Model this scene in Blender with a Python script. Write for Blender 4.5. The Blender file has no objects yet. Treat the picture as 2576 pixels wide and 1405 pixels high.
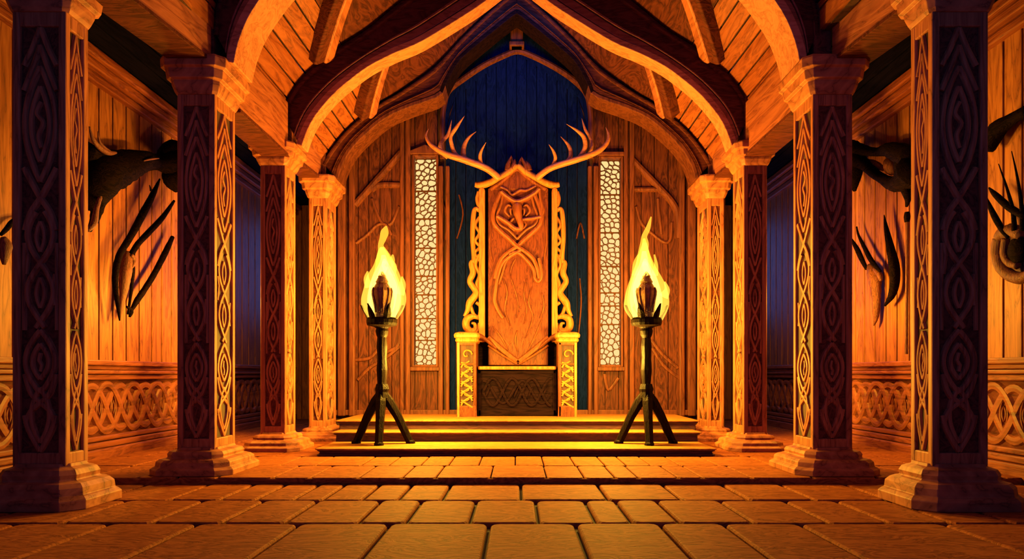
import bpy, bmesh, math, random
from mathutils import Vector, Matrix
rnd = random.Random(7)
F = 1700.0; CX = 1300.0; HY = 940.0          # focal length in pixels, vanishing point of the hall
scene = bpy.context.scene
COL = scene.collection

# ------------------------------------------------------------------ materials
def new_mat(name):
    m = bpy.data.materials.new(name); m.use_nodes = True
    nt = m.node_tree; nt.nodes.clear()
    out = nt.nodes.new('ShaderNodeOutputMaterial')
    return m, nt, out

def wood(name, c0, c1, axis='Z', scale=1.0, rough=.5, bump=.35, swirl=1.2, stretch=9.0, spec=.35, dark=None):
    m, nt, out = new_mat(name)
    N = nt.nodes.new; L = nt.links.new
    b = N('ShaderNodeBsdfPrincipled'); L(b.outputs[0], out.inputs[0])
    b.inputs['Roughness'].default_value = rough
    b.inputs['Specular IOR Level'].default_value = spec
    tc = N('ShaderNodeTexCoord'); mp = N('ShaderNodeMapping')
    s = {'X': (1/stretch*3, 3, 3), 'Y': (3, 1/stretch*3, 3), 'Z': (3, 3, 1/stretch*3)}[axis]
    mp.inputs['Scale'].default_value = [v*scale for v in s]
    L(tc.outputs['Object'], mp.inputs[0])
    n1 = N('ShaderNodeTexNoise'); n1.inputs['Scale'].default_value = 2.2; n1.inputs['Detail'].default_value = 5
    n1.inputs['Distortion'].default_value = swirl; L(mp.outputs[0], n1.inputs['Vector'])
    mul = N('ShaderNodeMath'); mul.operation = 'MULTIPLY'; mul.inputs[1].default_value = 5.0; L(n1.outputs[0], mul.inputs[0])
    fr = N('ShaderNodeMath'); fr.operation = 'PINGPONG'; fr.inputs[1].default_value = .5; L(mul.outputs[0], fr.inputs[0])
    cr = N('ShaderNodeValToRGB'); L(fr.outputs[0], cr.inputs[0])
    cr.color_ramp.elements[0].position = .0; cr.color_ramp.elements[0].color = (*(dark or [v*.55 for v in c0]), 1)
    cr.color_ramp.elements[1].position = .5; cr.color_ramp.elements[1].color = (*c1, 1)
    e = cr.color_ramp.elements.new(.05); e.color = (*c0, 1)
    n2 = N('ShaderNodeTexNoise'); n2.inputs['Scale'].default_value = 16; n2.inputs['Detail'].default_value = 4
    L(mp.outputs[0], n2.inputs['Vector'])
    mx = N('ShaderNodeMix'); mx.data_type = 'RGBA'; mx.blend_type = 'MULTIPLY'; mx.inputs[0].default_value = .3
    L(cr.outputs[0], mx.inputs['A']); L(n2.outputs[0], mx.inputs['B'])
    L(mx.outputs['Result'], b.inputs['Base Color'])
    add = N('ShaderNodeMath'); add.operation = 'MULTIPLY_ADD'; add.inputs[1].default_value = .5
    L(n2.outputs[0], add.inputs[0]); L(fr.outputs[0], add.inputs[2])
    bp = N('ShaderNodeBump'); bp.inputs['Strength'].default_value = bump; bp.inputs['Distance'].default_value = .02
    L(add.outputs[0], bp.inputs['Height']); L(bp.outputs[0], b.inputs['Normal'])
    return m

def emis(name, col, st, mixtrans=False, grad=None):
    m, nt, out = new_mat(name)
    N = nt.nodes.new; L = nt.links.new
    e = N('ShaderNodeEmission'); e.inputs[0].default_value = (*col, 1); e.inputs[1].default_value = st
    if grad:
        tc = N('ShaderNodeTexCoord'); sp = N('ShaderNodeSeparateXYZ'); L(tc.outputs['Object'], sp.inputs[0])
        mr = N('ShaderNodeMapRange'); mr.inputs[1].default_value = grad[0]; mr.inputs[2].default_value = grad[1]
        L(sp.outputs[2], mr.inputs[0])
        cr = N('ShaderNodeValToRGB'); cr.color_ramp.elements[0].color = (*col, 1); cr.color_ramp.elements[1].color = (*grad[2], 1)
        L(mr.outputs[0], cr.inputs[0]); L(cr.outputs[0], e.inputs[0])
    if mixtrans:
        t = N('ShaderNodeBsdfTransparent'); a = N('ShaderNodeAddShader')
        L(t.outputs[0], a.inputs[0]); L(e.outputs[0], a.inputs[1]); L(a.outputs[0], out.inputs[0])
    else: L(e.outputs[0], out.inputs[0])
    return m

OR0 = (.27, .085, .036); OR1 = (.42, .150, .062)
M = {}
M['pillar'] = wood('carved_wood', OR0, OR1, 'Z', 1.0, .5, .12, spec=.2)
M['pillar_h'] = wood('moulded_wood', OR0, OR1, 'X', .45, .5, .04, swirl=.8, stretch=1.6, spec=.2)
M['pillar_dark'] = wood('recess_wood', (.035, .010, 0.0069), (.065, .020, 0.0138), 'Z', 1.0, .7, .2)
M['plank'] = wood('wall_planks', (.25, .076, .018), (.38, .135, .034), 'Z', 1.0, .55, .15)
M['frieze'] = wood('frieze_wood', (.19, .052, .016), (.30, .088, .028), 'Y', .6, .5, .1)
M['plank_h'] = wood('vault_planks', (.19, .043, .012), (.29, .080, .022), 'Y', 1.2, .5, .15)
M['throne_lit'] = wood('throne_lit_relief', (.16, .038, .012), (.24, .062, .017), 'Z', 1.6, .45, .1, spec=.25)  # light on the raised relief painted in as a brighter tone
M['beamlit'] = wood('lit_beam_wood', (.24, .066, .028), (.36, .115, .05), 'Y', 1.0, .5, .15)  # lit copy of the beam wood, firelight painted in
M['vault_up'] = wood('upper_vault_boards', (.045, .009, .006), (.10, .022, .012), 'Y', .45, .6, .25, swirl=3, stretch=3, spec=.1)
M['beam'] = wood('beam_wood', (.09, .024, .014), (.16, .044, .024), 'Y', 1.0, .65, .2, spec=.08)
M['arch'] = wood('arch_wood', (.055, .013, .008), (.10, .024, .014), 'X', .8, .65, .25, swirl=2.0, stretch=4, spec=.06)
M['archlit'] = wood('arch_lit_wood', (.38, .13, 0.0621), (.52, .20, 0.1035), 'X', .8, .45, .12, swirl=1.5, stretch=4)  # lit copy of the arch wood, firelight put into the colour
M['archmid'] = wood('arch_inner_band_wood', (.17, .045, 0.0253), (.25, .075, 0.0414), 'X', .8, .45, .12, swirl=1.5, stretch=4)  # brighter copy of the arch wood, lit tone painted in
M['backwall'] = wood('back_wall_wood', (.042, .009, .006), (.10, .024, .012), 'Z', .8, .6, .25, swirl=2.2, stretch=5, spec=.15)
M['aisletop'] = wood('shaded_aisle_ceiling', (.003, .003, .012), (.006, .005, .02), 'Y', 1, .9, .2, spec=.02)  # aisle darkness painted into the ceiling colour
M['backtrim'] = wood('back_wall_trim', (.075, .018, .009), (.13, .034, .015), 'Z', 1.0, .55, .15, spec=.2)
M['blue'] = wood('blue_shade_boards', (.0015, .006, .05), (.003, .010, .085), 'Z', 1.2, .8, .4, swirl=2.0, stretch=5, spec=.02)  # bluish shade of the wall centre painted in as board colour
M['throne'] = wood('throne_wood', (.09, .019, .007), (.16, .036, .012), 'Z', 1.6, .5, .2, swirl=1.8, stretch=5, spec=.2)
M['gold'] = wood('gold_lit_wood', (.30, .105, .022), (.42, .165, .036), 'Z', 1.6, .45, .1, swirl=1.4, spec=.2)  # brighter copy of the throne wood, firelight painted in
M['thronedark'] = wood('throne_shadow_wood', (.006, .002, .004), (.013, .0045, .007), 'X', 1.5, .7, .2, spec=.03)  # shade painted into the throne front, back plate and arch top
M['antler'] = wood('antler_horn', (.34, .115, 0.0390), (.46, .17, 0.0650), 'X', 2, .4, .1, swirl=.6)
M['char'] = wood('blackened_wood', (.004, .002, .004), (.010, .0045, .007), 'Y', 1.6, .75, .4, swirl=1.6, stretch=3, spec=.02)
M['bone'] = wood('old_skull_bone', (.10, .03, 0.0184), (.22, .07, 0.0414), 'Z', 3, .6, .4, swirl=2)
M['iron'] = wood('black_iron', (.004, .0016, .0016), (.009, .004, .003), 'Z', 3, .5, .3, spec=.05)
M['bronze'] = wood('bronze_torch', (.16, .06, 0.0150), (.34, .14, 0.0350), 'Z', 5, .4, .5, spec=.6)
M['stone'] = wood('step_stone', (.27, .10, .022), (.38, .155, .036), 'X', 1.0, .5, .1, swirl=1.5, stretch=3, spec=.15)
M['riser'] = wood('shaded_step_front', (.04, .013, 0.0161), (.075, .023, 0.0230), 'X', 1.0, .6, .15, swirl=1.5, stretch=5)  # shade on the step fronts painted in as a darker colour
M['tile'] = wood('floor_slabs', (.21, .055, .014), (.34, .105, .024), 'X', .8, .75, .16, swirl=2.6, stretch=2.6, spec=.06)
M['grout'] = wood('floor_joints', (.012, .005, 0.0069), (.02, .008, 0.0115), 'X', 1, .9, .1)
M['lattice'] = wood('lattice_wood', (.05, .017, .006), (.08, .026, .01), 'Z', 2, .7, .2, spec=.1)
M['glass'] = emis('window_daylight', (1.0, .73, .28), 1.03)
M['flame'] = emis('flame_fire', (1.0, .70, .10), .62, True, (.9, 2.4, (1.0, .45, .03)))
M['flamecore'] = emis('flame_core_fire', (1.0, .85, .16), .42, True)

# ------------------------------------------------------------------ object helpers
def tag(o, label=None, cat=None, group=None, kind=None):
    if label: o['label'] = label
    if cat: o['category'] = cat
    if group: o['group'] = group
    if kind: o['kind'] = kind
    return o

def thing(name, label, cat, loc=(0, 0, 0), group=None):
    o = bpy.data.objects.new(name, None); COL.objects.link(o); o.location = loc
    o.empty_display_size = .1
    return tag(o, label, cat, group)

def wloc(o):
    v = Vector(o.location)
    while o.parent:
        o = o.parent; v += Vector(o.location)
    return v

def build(name, bm, mats, parent=None, bevel=0, seg=2, smooth=False, kind=None):
    if isinstance(mats, str): mats = [mats]
    me = bpy.data.meshes.new(name)
    bmesh.ops.remove_doubles(bm, verts=bm.verts, dist=1e-5)
    bmesh.ops.recalc_face_normals(bm, faces=bm.faces)
    off = wloc(parent) if parent else Vector((0, 0, 0))
    if parent is None:
        xs = [v.co for v in bm.verts]
        off = Vector(((min(v.x for v in xs)+max(v.x for v in xs))/2, (min(v.y for v in xs)+max(v.y for v in xs))/2, min(v.z for v in xs)))
    bmesh.ops.translate(bm, verts=bm.verts, vec=-off)
    bm.to_mesh(me); bm.free()
    for k in mats: me.materials.append(M[k])
    if smooth:
        for p in me.polygons: p.use_smooth = True
    o = bpy.data.objects.new(name, me); COL.objects.link(o)
    if parent: o.parent = parent
    else: o.location = off
    if bevel:
        b = o.modifiers.new('bevel', 'BEVEL'); b.width = bevel; b.segments = seg; b.limit_method = 'ANGLE'; b.angle_limit = math.radians(40)
    if kind: o['kind'] = kind
    return o

def NB(): return bmesh.new()

def box(bm, x0, x1, y0, y1, z0, z1, mi=0):
    vs = [bm.verts.new(p) for p in [(x0,y0,z0),(x1,y0,z0),(x1,y1,z0),(x0,y1,z0),(x0,y0,z1),(x1,y0,z1),(x1,y1,z1),(x0,y1,z1)]]
    for f in [(0,3,2,1),(4,5,6,7),(0,1,5,4),(1,2,6,5),(2,3,7,6),(3,0,4,7)]:
        bm.faces.new([vs[i] for i in f]).material_index = mi

def hexa(bm, P, mi=0):            # 8 corner points, bottom ring then top ring
    vs = [bm.verts.new(p) for p in P]
    for f in [(0,3,2,1),(4,5,6,7),(0,1,5,4),(1,2,6,5),(2,3,7,6),(3,0,4,7)]:
        bm.faces.new([vs[i] for i in f]).material_index = mi

def prism(bm, pts, y0, y1):  # polygon in XZ, extruded in Y
    a = [bm.verts.new((p[0], y0, p[1])) for p in pts]; b = [bm.verts.new((p[0], y1, p[1])) for p in pts]
    n = len(pts); bm.faces.new(a); bm.faces.new(b[::-1])
    for i in range(n): bm.faces.new((a[i], a[(i+1) % n], b[(i+1) % n], b[i]))

def cat(pts, n=6):
    """Catmull-Rom through points of any dimension"""
    P = [pts[0]] + list(pts) + [pts[-1]]; out = []
    for i in range(1, len(P)-2):
        for k in range(n):
            t = k/n; q = []
            for d in range(len(pts[0])):
                a, b, c, e = P[i-1][d], P[i][d], P[i+1][d], P[i+2][d]
                q.append(.5*((2*b)+(-a+c)*t+(2*a-5*b+4*c-e)*t*t+(-a+3*b-3*c+e)*t**3))
            out.append(tuple(q))
    out.append(tuple(pts[-1])); return out

def tube(bm, pts, rad, n=10, flat=None, caps=True, noise=0):
    """pts 3D, rad number or list; flat=(axis vector, factor) squashes the section"""
    P = [Vector(p) for p in pts]; m = len(P)
    if not isinstance(rad, (list, tuple)): rad = [rad]*m
    T = [(P[min(i+1, m-1)]-P[max(i-1, 0)]).normalized() for i in range(m)]
    up = Vector((0, 1, 0)) if abs(T[0].y) < .9 else Vector((1, 0, 0))
    rings = []; A = (up-T[0]*up.dot(T[0])).normalized()
    for i in range(m):
        A = (A-T[i]*A.dot(T[i]))
        if A.length < 1e-6: A = Vector((1, 0, 0))
        A.normalize(); B = T[i].cross(A)
        r = []
        for k in range(n):
            a = 2*math.pi*k/n; rr = rad[i]*(1+(rnd.uniform(-noise, noise) if noise else 0))
            d = A*math.cos(a)*rr+B*math.sin(a)*rr
            if flat: ax = Vector(flat[0]); d -= ax*d.dot(ax)*(1-flat[1])
            r.append(bm.verts.new(P[i]+d))
        rings.append(r)
    for i in range(m-1):
        for k in range(n):
            bm.faces.new((rings[i][k], rings[i][(k+1) % n], rings[i+1][(k+1) % n], rings[i+1][k]))
    if caps: bm.faces.new(rings[0][::-1]); bm.faces.new(rings[-1])

def stube(bm, pr, n=10, sub=6, **kw):   # pr: (x,y,z,r) smoothed
    q = cat(pr, sub); tube(bm, [p[:3] for p in q], [max(p[3], .001) for p in q], n, **kw)

def lathe(bm, prof, cx, cy, n=20):
    rings = [[bm.verts.new((cx+r*math.cos(2*math.pi*k/n), cy+r*math.sin(2*math.pi*k/n), z)) for k in range(n)] for r, z in prof]
    for i in range(len(rings)-1):
        for k in range(n): bm.faces.new((rings[i][k], rings[i][(k+1) % n], rings[i+1][(k+1) % n], rings[i+1][k]))
    bm.faces.new(rings[0][::-1]); bm.faces.new(rings[-1])

def ribbon(bm, pts, w, h, fmap, taper=False, h0=0.0):
    """raised carved strand on a face; fmap(u, v, height) -> world"""
    m = len(pts); rows = []
    for i, (u, v) in enumerate(pts):
        a = pts[max(i-1, 0)]; b = pts[min(i+1, m-1)]
        dx, dy = b[0]-a[0], b[1]-a[1]; l = math.hypot(dx, dy) or 1; nx, ny = -dy/l, dx/l
        s = 1.0
        if taper: s = max(.12, math.sin(math.pi*min(1, max(0, i/(m-1))))**.6)
        r = []
        for k, hh in ((-.5, 0), (-.34, .85), (0, 1.0), (.34, .85), (.5, 0)):
            r.append(bm.verts.new(fmap(u+nx*w*k*s, v+ny*w*k*s, h0*(1 if hh else 0)+h*hh)))
        rows.append(r)
    for i in range(m-1):
        for k in range(4): bm.faces.new((rows[i][k], rows[i][k+1], rows[i+1][k+1], rows[i+1][k]))
    for r in (rows[0], rows[-1]): bm.faces.new(r)

def rect_ring(bm, x0, x1, y0, y1, off, ch, z):
    x0 -= off; x1 += off; y0 -= off; y1 += off; c = ch+off*.35
    return [bm.verts.new(p) for p in [(x0+c,y0,z),(x1-c,y0,z),(x1,y0+c,z),(x1,y1-c,z),(x1-c,y1,z),(x0+c,y1,z),(x0,y1-c,z),(x0,y0+c,z)]]

def loft_rect(bm, x0, x1, y0, y1, prof, ch=.03):
    rings = [rect_ring(bm, x0, x1, y0, y1, o, ch, z) for o, z in prof]
    for i in range(len(rings)-1):
        for k in range(8): bm.faces.new((rings[i][k], rings[i][(k+1) % 8], rings[i+1][(k+1) % 8], rings[i+1][k]))
    bm.faces.new(rings[0][::-1]); bm.faces.new(rings[-1])

def pt(x, y, Z): return ((x-CX)*Z/F, 1+(HY-y)*Z/F)          # a point of the photo on the cross plane at depth Z
def sidept(x, y, X):                                          # ... on the long plane at offset X
    Z = abs(X)*F/abs(x-CX); return (X, Z, 1+(HY-y)*Z/F)

# ------------------------------------------------------------------ floor
LOW = -.06; STEP = 6.52
def zrow(y, h): return (1-h)*F/(y-HY)
bm = NB()
def tile(x0, x1, y0, y1, top):
    g = .014 if top < -.01 else .007; c = .016 if top < -.01 else .009; x0 += g; x1 -= g; y0 += g; y1 -= g
    top += rnd.uniform(-.003, .003)
    j = lambda: rnd.uniform(-.006, .006)
    A = [(x0+j(), y0+j()), (x1+j(), y0+j()), (x1+j(), y1+j()), (x0+j(), y1+j())]
    q = .05
    def ring(ins, z):
        r = []
        X0, X1, Y0, Y1 = x0+ins, x1-ins, y0+ins, y1-ins
        for (cx, cy, a0) in ((X0+q, Y0+q, 180), (X1-q, Y0+q, 270), (X1-q, Y1-q, 0), (X0+q, Y1-q, 90)):
            for k in range(3):
                a = math.radians(a0+45*k); r.append(bm.verts.new((cx+q*math.cos(a), cy+q*math.sin(a), z)))
        return r
    R = [ring(0, top-.05), ring(0, top-c), ring(c*.4, top-c*.3), ring(c, top)]
    n = len(R[0])
    for i in range(3):
        for k in range(n): bm.faces.new((R[i][k], R[i][(k+1) % n], R[i+1][(k+1) % n], R[i+1][k]))
    bm.faces.new(R[3])
def row(y0, y1, js, top, ext=6.2, wid=1.0, jy=None):
    # js: pixel x of joints measured at pixel row jy
    Z = (1-top)*F/(jy-HY) if jy else y0
    X = sorted((x-CX)*Z/F for x in js) if js else []
    if not X: X = [rnd.uniform(-.3, .3)]
    while X[0] > -ext: X.insert(0, X[0]-wid*rnd.uniform(.75, 1.25))
    while X[-1] < ext: X.append(X[-1]+wid*rnd.uniform(.75, 1.25))
    for a, b in zip(X, X[1:]): tile(a, b, y0, y1, top)
zA = zrow(1315, LOW); zB = zrow(1257, LOW)
row(.6, 2.1, [], LOW, 5.2); row(2.1, 3.35, [], LOW, 5.2)
row(3.35, zA, [40, 275, 497, 752, 980, 1230, 1448, 1660, 1820, 2012, 2373], LOW, 5.0, .9, 1318)
row(zA, zB, [560, 717, 902, 1021, 1181, 1355, 1500, 1589, 1709, 1893, 2085], LOW, 5.0, .55, 1312)
row(zB, STEP, [560, 650, 744, 817, 915, 1005, 1114, 1311, 1527, 1709, 1877, 2040], LOW, 5.0, .5, 1252)
zD = 7.39
row(STEP, zD, [560, 698, 790, 910, 1018, 1100, 1235, 1374, 1467, 1543, 1600, 1698, 1758, 1880], 0, 5.0, .5, 1195)
row(zD, 8.23, [700, 790, 905, 975, 1056, 1127, 1203, 1296, 1369, 1448, 1524, 1578, 1640, 1714, 1812], 0, 5.0, .5, 1171)
y = 8.23
while y < 15.4: row(y, y+.85, [], 0, 5.0, .8); y += .85
box(bm, -5.3, 5.3, .4, STEP, LOW-.2, LOW-.035, 1)
box(bm, -5.3, 5.3, STEP+.02, 15.6, -.3, -.03, 1)
box(bm, -5.1, 5.1, STEP+.004, STEP+.022, LOW-.05, -.012, 0)
fl = build('floor', bm, ['tile', 'grout'], kind='structure')

# ------------------------------------------------------------------ side walls with planks, carved frieze, rail, crown
WX = 5.0
for s, nm in ((-1, 'left'), (1, 'right')):
    bm = NB(); xi = s*WX
    y = 2.0
    def sb(bm, a, b, y0, y1, z0, z1, mi=0): box(bm, min(a, b), max(a, b), y0, y1, z0, z1, mi)
    while y < 15.5:
        w = rnd.uniform(.25, .31)
        sb(bm, xi, xi+s*.05, y+.012, y+w-.012, 1.16, 4.8)
        y += w
    sb(bm, xi+s*.035, xi+s*.3, 2.0, 15.6, LOW, 5.0, 1)
    wall = build('wall_'+nm, bm, ['plank', 'pillar_dark'], bevel=.008, kind='structure')
    # frieze background and knotwork
    bm = NB(); sb(bm, xi+s*.02, xi+s*.04, 2.0, 15.6, .1, 1.0); build('frieze_ground', bm, 'beam', wall)
    bm = NB()
    fm = lambda u, v, h: (xi+s*(.022-h), u, v)
    per = 1.15; y0 = 2.2; zc = .59; am = .29
    k = 0
    for ph, amp, hh in ((0, am, .040), (math.pi, am, .036), (math.pi/2, am*.93, .032), (3*math.pi/2, am*.93, .028)):
        pts = [(y0+i*.045, zc+amp*math.copysign(abs(math.sin(2*math.pi*i*.045/per+ph))**.85, math.sin(2*math.pi*i*.045/per+ph))) for i in range(295)]
        ribbon(bm, pts, .105, hh, fm)
    yy = y0
    while yy < 15.2:                                   # leaf shapes filling the loops
        for dz, sc in ((0, 1.), (.0, .5)):
            for sg in (-1, 1):
                pts = [(yy+per/8+sg*.055*sc*math.sin(math.pi*t/8), zc-.17*sc+.34*sc*t/8) for t in range(9)]
                ribbon(bm, pts, .028, .026, fm, True)
        yy += per/4
    build('frieze_knotwork', bm, 'frieze', wall)
    # rails
    bm = NB()
    for x_, z0, z1 in ((.11, 1.10, 1.165), (.07, 1.05, 1.10), (.085, 1.0, 1.045), (.05, .93, .995)):
        sb(bm, xi-s*x_, xi+s*.04, 2.0, 15.5, z0, z1)
    build('trim_%d' % (1 if s < 0 else 2), bm, 'plank_h', bevel=.012, kind='structure')
    bm = NB()
    for x_, z0, z1 in ((.05, .2, .26), (.08, .12, .19), (.12, LOW, .115)):
        sb(bm, xi-s*x_, xi+s*.04, 2.0, 15.5, z0, z1)
    build('baseboard_'+nm, bm, 'plank_h', bevel=.015, kind='structure')
    bm = NB()
    for x_, z0, z1 in ((.22, 4.62, 4.72), (.16, 4.52, 4.61), (.08, 4.42, 4.51)):
        sb(bm, xi-s*x_, xi+s*.04, 2.0, 15.5, z0, z1)
    build('trim_%d' % (3 if s < 0 else 4), bm, 'plank_h', bevel=.015, kind='structure')
    # end of the aisle
    bm = NB(); x = 2.95
    while x < 5.0:
        a, b = s*x, s*min(x+.26, 5.0); box(bm, min(a, b)+.01, max(a, b)-.01, 15.0, 15.06, 0, 4.8); x += .26
    box(bm, min(s*2.9, s*5.3), max(s*2.9, s*5.3), 15.05, 15.3, 0, 5.0)
    build('wall_far_'+nm, bm, 'plank', kind='structure')
    # aisle ceiling
    bm = NB(); x = 3.0
    while x < 5.2:
        a, b = s*x, s*(x+.3); box(bm, min(a, b)+.01, max(a, b)-.01, 1.6, 15.3, 4.74, 4.8); x += .3
    box(bm, min(s*3.0, s*5.3), max(s*3.0, s*5.3), 1.6, 15.3, 4.79, 4.95)
    build('ceiling_aisle_'+nm, bm, 'aisletop', kind='structure')

# ------------------------------------------------------------------ back wall
BW = 11.0
wb = NB()
x = -3.4
while x < 3.4:
    w = rnd.uniform(.17, .23); x1 = min(x+w, 3.4)
    if x1 < -1.14 or x > 1.14: 
        # openings for the two windows
        cuts = []
        for (a, b, z0, z1) in ((-1.675, -1.295, 1.13, 4.53), (1.345, 1.695, 1.13, 4.53)):
            if x < b and x1 > a: cuts.append((a, b, z0, z1))
        if not cuts: box(wb, x+.006, x1-.006, BW, BW+.05, .3, 7.4)
        else:
            a, b, z0, z1 = cuts[0]
            box(wb, x+.006, x1-.006, BW, BW+.05, .3, z0); box(wb, x+.006, x1-.006, BW, BW+.05, z1, 7.4)
            if x < a-.02: box(wb, x+.006, a, BW, BW+.05, z0, z1)
            if x1 > b+.02: box(wb, b, x1-.006, BW, BW+.05, z0, z1)
    x = x1
for (a, b, z0, z1) in ((-3.4, -1.675, 0, 7.4), (-1.295, 1.345, 0, 7.4), (1.695, 3.4, 0, 7.4), (-1.675, -1.295, 0, 1.13), (-1.675, -1.295, 4.53, 7.4), (1.345, 1.695, 0, 1.13), (1.345, 1.695, 4.53, 7.4)):
    box(wb, a, b, BW+.045, BW+.28, z0, z1, 1)
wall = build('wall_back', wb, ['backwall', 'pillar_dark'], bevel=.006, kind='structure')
# boards in the middle, blue shade painted into their colour, with pointed head
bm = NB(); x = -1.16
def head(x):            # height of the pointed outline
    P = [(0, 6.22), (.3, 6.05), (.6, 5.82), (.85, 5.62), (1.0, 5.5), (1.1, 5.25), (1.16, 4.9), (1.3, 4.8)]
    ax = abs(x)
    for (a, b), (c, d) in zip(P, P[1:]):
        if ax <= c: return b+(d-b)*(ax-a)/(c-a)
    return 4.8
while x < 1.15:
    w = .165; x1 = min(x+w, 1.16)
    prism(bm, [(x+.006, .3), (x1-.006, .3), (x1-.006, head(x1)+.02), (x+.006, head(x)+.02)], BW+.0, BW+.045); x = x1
build('shaded_panel', bm, 'blue', wall, bevel=.006)
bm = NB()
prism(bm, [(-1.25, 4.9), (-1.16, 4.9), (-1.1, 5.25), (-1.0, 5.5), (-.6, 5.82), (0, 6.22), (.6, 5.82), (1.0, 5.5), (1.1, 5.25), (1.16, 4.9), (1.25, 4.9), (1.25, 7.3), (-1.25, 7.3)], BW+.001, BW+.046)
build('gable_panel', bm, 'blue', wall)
def wallribbon(name, pl, w, h, mat, depth0=BW, parent=wall, taper=False):
    bm = NB()
    for pts in pl:
        q = cat([pt(x, y, depth0) for x, y in pts], 5) if len(pts) > 2 else [pt(x, y, depth0) for x, y in pts]
        ribbon(bm, q, w, h, lambda u, v, hh: (u, depth0-hh+.003, v), taper)
    return build(name, bm, mat, parent)
wallribbon('gable_moulding', [[(1113, 400), (1113, 300), (1119, 256), (1130, 228), (1165, 200), (1218, 165), (1272, 139), (1303, 130), (1340, 142), (1395, 170), (1440, 200), (1472, 232), (1483, 265), (1487, 320), (1487, 400)]], .09, .07, 'backtrim')
wallribbon('gable_moulding', [[(1119, 256), (1124, 205), (1150, 160), (1200, 110), (1270, 50)], [(1483, 250), (1478, 205), (1452, 160), (1400, 110), (1330, 50)]], .07, .06, 'backtrim')
wallribbon('diagonal_brace', [[(893, 516), (1010, 384)]], .11, .07, 'backtrim')
wallribbon('diagonal_brace', [[(1590, 403), (1650, 465), (1692, 512), (1704, 545), (1706, 600)]], .11, .07, 'backtrim')
wallribbon('cross_rail', [[(935, 478), (955, 466), (1008, 466)]], .1, .05, 'backtrim')
wallribbon('cross_rail', [[(1594, 477), (1655, 477)]], .08, .05, 'backtrim')
wallribbon('curved_branch', [[(896, 612), (925, 590), (950, 566), (972, 566), (985, 592)], [(936, 500), (950, 540), (962, 562)], [(1004, 520), (990, 555), (978, 566)]], .05, .035, 'backtrim')
wallribbon('curved_branch', [[(1600, 520), (1612, 560), (1640, 588), (1672, 610), (1686, 600), (1690, 560)], [(1655, 500), (1658, 540), (1664, 590)]], .05, .035, 'backtrim')
wallribbon('curved_branch', [[(1008, 870), (970, 900), (930, 925), (900, 955)], [(1006, 830), (1000, 870), (960, 890)], [(895, 905), (930, 900), (950, 880)]], .06, .035, 'backtrim')
wallribbon('curved_branch', [[(1638, 855), (1665, 890), (1705, 925)], [(1640, 875), (1670, 920), (1708, 950)], [(1520, 940), (1530, 980), (1555, 950)]], .06, .035, 'backtrim')
for pl in ([(1105, 480), (1125, 560), (1110, 640)], [(1155, 490), (1165, 540), (1150, 600)], [(1450, 600), (1460, 560), (1470, 600)], [(1458, 700), (1462, 760), (1455, 840)]):
    wallribbon('grain_carving', [pl], .03, .02, 'backwall')
# vertical pilasters
for a, b, y0, mt in ((852, 872, 400, 'backtrim'), (880, 895, 380, 'backtrim'), (1008, 1018, 300, 'backtrim'), (1022, 1034, 300, 'backtrim'), (1104, 1116, 420, 'backtrim'), (1122, 1132, 420, 'backtrim'),
                     (1478, 1488, 420, 'backtrim'), (1492, 1504, 420, 'backtrim'), (1568, 1578, 300, 'backtrim'), (1582, 1594, 300, 'backtrim'), (1706, 1720, 380, 'backtrim'), (1728, 1748, 400, 'backtrim')):
    bm = NB(); X0, zt = pt(a, y0, BW); X1, _ = pt(b, y0, BW)
    box(bm, X0, X1, BW-.09, BW+.01, .32, zt); build('pilaster', bm, mt, wall, bevel=.018)
# carved skirting of the back wall
bm = NB(); box(bm, -3.3, 3.3, BW-.07, BW+.01, .33, .42); build('baseboard_back', bm, 'backtrim', bevel=.015, kind='structure')
bm = NB(); box(bm, -.1, .1, BW-.2, BW+.02, 6.24, 7.6); box(bm, -.12, .12, BW-.22, BW+.02, 6.24, 6.32)
tag(build('king_post', bm, 'backtrim', bevel=.02), 'square dark timber post hanging at the middle of the gable above the throne', 'post')

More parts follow.
